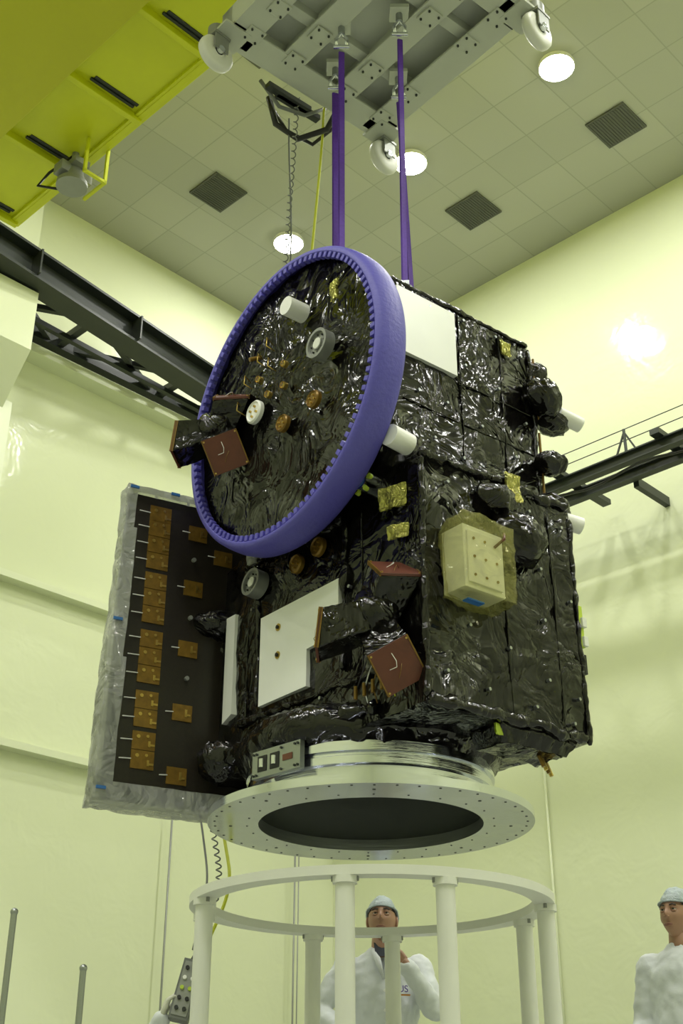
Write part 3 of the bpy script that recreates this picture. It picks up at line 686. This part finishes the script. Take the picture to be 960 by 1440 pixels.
def head(par,c,pitch,yaw,roll=0,sc=1.0):
    R=(Matrix.Rotation(yaw,3,'Z')@Matrix.Rotation(pitch,3,'X')@Matrix.Rotation(roll,3,'Y'))
    MX=Matrix.Translation(c)@R.to_4x4()@Matrix.Scale(sc,4)
    g=lambda x,z,x0,z0,sx,sz: math.exp(-((x-x0)/sx)**2-((z-z0)/sz)**2)
    def fn(p,d):
        x,y,z=p
        if z<0: k=1-.30*(min(1,-z/.115))**1.5; x*=k
        front=max(0,-d.y)
        if z<-.02 and y>0: y*=1-.35*min(1,(-z-.02)/.08)
        y-= front*(.026*g(x,z,0,-.018,.013,.020)+.014*g(x,z,0,.008,.009,.025)+.008*g(x,z,0,-.060,.024,.008)+.006*g(x,z,0,-.072,.02,.006)+.012*g(x,z,0,-.098,.028,.018)+.007*g(x,z,0,.035,.05,.012)+.006*g(x,z,.04,-.02,.018,.02)+.006*g(x,z,-.04,-.02,.018,.02))
        y+= front*(.012*g(x,z,.030,.012,.015,.012)+.012*g(x,z,-.030,.012,.015,.012)+.004*g(x,z,0,-.066,.022,.003))
        return V((x,y,z))
    b=B(); b.sphere((0,0,0),(.075,.094,.118),'skin',None,64,56,fn)
    for s_ in(-1,1):
        b.sphere((s_*.030,-.0775,.012),.0120,'eye',None,14,10); b.sphere((s_*.030,-.0872,.0130),(.0065,.004,.0065),'iris',None,10,8)
        b.tube([(s_*.014,-.093,.030),(s_*.03,-.0945,.034),(s_*.046,-.084,.029)],.0036,'hair',6)
        b.tube([(s_*.016,-.086,.017),(s_*.03,-.0905,.0205),(s_*.044,-.082,.016)],.0045,'skin',8)
        b.tube([(s_*.017,-.086,.004),(s_*.03,-.0895,.002),(s_*.043,-.081,.005)],.0038,'skin',8)
        b.sphere((s_*.076,.005,-.002),(.010,.020,.032),'skin',Matrix.Rotation(s_*.3,3,'Z'),14,10)
        b.sphere((s_*.009,-.106,-.027),(.007,.008,.006),'skin',None,10,8)
    b.tube([(-.024,-.091,-.064),(-.010,-.101,-.061),(0,-.102,-.0625),(.010,-.101,-.061),(.024,-.091,-.064)],[.002,.0035,.0035,.0035,.002],'lip',8)
    b.tube([(-.020,-.092,-.067),(0,-.101,-.071),(.020,-.092,-.067)],[.002,.0042,.002],'lip',8)
    b.tube([(0,.02,-.06),(0,.03,-.20)],[.055,.062],'skin',20)
    b.obj('head',par).matrix_local=MX
    def rimz(y): return .050-.049*min(1,max(0,(y+.03)/.08))
    def hn(k,dz):
        def f(p,d):
            q=V((p.x*k,p.y*k,p.z*k)); lim=rimz(q.y)+dz
            if q.z<lim: q.z=lim-.002
            return q
        return f
    b=B(); b.sphere((0,.004,.0),(.0775,.097,.120),'hair',None,40,30,hn(1.0,-.012)); b.obj('hair',par).matrix_local=MX
    b=B(); b.sphere((0,.008,.006),(.084,.105,.130),'hairnet',None,48,36,hn(1.03,.0)); b.crumple(.008,28,3)
    b.tube([V((.085*math.cos(t*.2618),.008+.108*math.sin(t*.2618),rimz(.106*math.sin(t*.2618)))) for t in range(25)],.0045,'hairnet',8)
    b.obj('hairnet',par).matrix_local=MX
def hand(par,wrist,dirv,palmn,side,curl,mat,name,sc=1.0,spread=1):
    f=V(dirv).normalized(); n_=V(palmn); n_=(n_-f*n_.dot(f)).normalized(); u=f.cross(n_).normalized()*side
    w=V(wrist); b=B()
    P=lambda a,c_,d_: w+(u*a+f*c_+n_*d_)*sc
    b.tube([P(0,-.04,0),P(0,.0,0)],.026*sc,mat,12)
    for a in (-.028,-.010,.010,.028): b.tube([P(a*.6,0,0),P(a,.045,0),P(a,.085,0)],[.017*sc,.0165*sc,.0125*sc],mat,10)
    for a,Ls in ((-.032,(.030,.020,.016)),(-.011,(.040,.026,.020)),(.011,(.043,.029,.021)),(.031,(.038,.024,.019))):
        p=P(a,.085,0); ang=0; pts=[p]
        for k,l in enumerate(Ls):
            ang+=curl*(1.0 if k<2 else .7); p=p+(f*math.cos(ang)+n_*math.sin(ang)+u*(a*1.2*spread if k==0 else 0))*l*sc; pts.append(p)
        b.tube([pts[0]-f*.01*sc]+pts,[.010*sc,.0098*sc,.0088*sc,.008*sc,.0065*sc],mat,10)
        for q,r in zip(pts,(.0095,.0088,.008,.0065)): b.sphere(q,r*sc,mat,None,10,8)
    t=[P(.018,.015,.006),P(.044,.038,.016),P(.055,.066,.030),P(.052,.090,.042)]
    b.tube(t,[.016*sc,.0125*sc,.0105*sc,.008*sc],mat,10); b.sphere(t[-1],.008*sc,mat,None,10,8); b.sphere(t[1],.0125*sc,mat,None,10,8)
    o=b.obj(name,par); remesh(o,.0035,3)
def person(loc,yaw,headc,hp,hy,arms,hands,legs,torso,legr=(.085,.065,.05),hsc=1.06):
    e=empty('technician',loc,yaw)
    b=B()
    loft(b,torso,'coat')
    for a in arms: limb(b,a,(.080,.064,.047),'coat')
    o=b.obj('coat_body',e); remesh(o,.012,4,.034)
    b=B()
    for l in legs: limb(b,l[:3],legr,'coat')
    o=b.obj('trousers',e); remesh(o,.014,4,.012)
    b=B()
    for l in legs:
        a=V(l[2]); b.sphere(a+V((0,-.06,-.03)),(.052,.145,.05),'rubber',None,18,12)
    o=b.obj('shoes',e)
    head(e,headc,hp,hy,0,hsc)
    for h_ in hands: hand(e,*h_)
    return e
tor=[((0,.02,.62),.22,.17),((0,.01,.85),.20,.155),((0,.0,1.05),.19,.14),((0,0,1.25),.205,.135),((0,.005,1.38),.215,.125),((0,.01,1.45),.18,.10),((0,.015,1.49),.10,.085),((0,.015,1.52),.075,.075)]
t1=person((.23,7.27,0),0,(0,-.01,1.66),rad(-14),rad(-6),
  [[(-.20,0,1.41),(-.35,-.05,1.18),(-.22,-.27,1.03)],[(.20,0,1.41),(.27,-.16,1.18),(.12,-.27,1.385)]],
  [((-.205,-.30,1.015),(.6,-.75,-.1),(0,0,-1),-1,.45,'glove','hand_right'),((.105,-.275,1.41),(-.75,.25,.62),(0,.9,.1),1,.75,'skin','hand_left',.95)],
  [[(-.10,0,.80),(-.12,-.02,.46),(-.12,.02,.09)],[(.10,0,.80),(.12,-.02,.46),(.12,.02,.09)]],tor)
b=B(); b.tube([(-.055,-.07,1.50),(-.03,-.125,1.44),(0,-.15,1.34)],[.014,.018,.008],'coat',8); b.tube([(.055,-.07,1.50),(.03,-.125,1.44),(0,-.15,1.34)],[.014,.018,.008],'coat',8)
b.hexa([(-.045,-.10,1.49),(.045,-.10,1.49),(.045,-.05,1.5),(-.045,-.05,1.5),(-.03,-.12,1.46),(.03,-.12,1.46),(.05,-.06,1.54),(-.05,-.06,1.54)],'shirt')
for z in (1.28,1.18,1.08): b.cyl((.005,-.145,z),(.005,-.155,z),.008,'ptfe',seg=10)
b.obj('collar',t1)
tc=D.curves.new('coat_mark','FONT'); tc.body='US'; tc.size=.05; tc.extrude=.001; tc.materials.append(M['violetink'])
to=D.objects.new('coat_mark',tc); COL.objects.link(to); to.parent=t1; to.location=(.075,-.17,1.27); to.rotation_euler=(rad(85),0,rad(12))
b=B(); b.box((.105,-.168,1.255),(.075,.004,.008),'orangeink',None,rad(12)); b.obj('coat_mark_bar',t1)
t2=person((1.80,6.85,0),rad(-42),(0,-.01,1.625),rad(-6),rad(0),
  [[(-.19,0,1.38),(-.25,-.02,1.10),(-.20,-.22,.95)],[(.19,0,1.38),(.26,0,1.10),(.22,-.16,.90)]],
  [((-.19,-.25,.94),(.2,-.9,-.2),(0,0,-1),-1,.4,'glove','hand_right'),((.21,-.19,.89),(0,-.8,-.5),(0,0,-1),1,.4,'glove','hand_left')],
  [[(-.10,0,.78),(-.12,-.02,.45),(-.12,.02,.09)],[(.10,0,.78),(.12,-.02,.45),(.12,.02,.09)]],[((c[0],c[1],c[2]-.03),rx,ry) for c,rx,ry in tor])
tor3=[((0,.12,.22),.16,.15),((0,.10,.36),.17,.15),((0,.04,.52),.18,.13),((0,-.01,.66),.20,.12),((0,-.02,.74),.16,.10),((0,-.03,.79),.09,.08),((0,-.03,.82),.07,.07)]
t3=person((-.80,6.98,0),0,(0,-.05,.925),rad(-20),0,
  [[(-.18,-.01,.70),(-.24,-.24,.82),(-.10,-.38,1.08)],[(.18,-.01,.70),(.22,-.20,.80),(.11,-.36,1.02)]],
  [((-.095,-.385,1.10),(.35,-.1,.95),(.9,.2,-.3),1,.65,'glove','hand_right'),((.10,-.365,1.05),(-.3,-.2,.9),(-.9,.1,-.2),-1,.65,'glove','hand_left')],
  [[(-.10,.10,.28),(-.20,-.32,.42),(-.16,-.10,.09)],[(.10,.10,.28),(.20,-.32,.42),(.16,-.10,.09)]],tor3)
# ------------------------------------------------------------------ camera
cd=D.cameras.new('camera'); cd.sensor_fit='VERTICAL'; cd.sensor_height=24; cd.lens=1730/1440*24; cd.clip_end=100; cd.clip_start=.05
cam=D.objects.new('camera',cd); COL.objects.link(cam); cam.location=(0,0,.5); cam.rotation_euler=(rad(90+27.5),0,0)
bpy.context.scene.camera=cam
w=D.worlds.new('world'); bpy.context.scene.world=w; w.use_nodes=True; w.node_tree.nodes['Background'].inputs[0].default_value=(.8,.9,.7,1); w.node_tree.nodes['Background'].inputs[1].default_value=.05
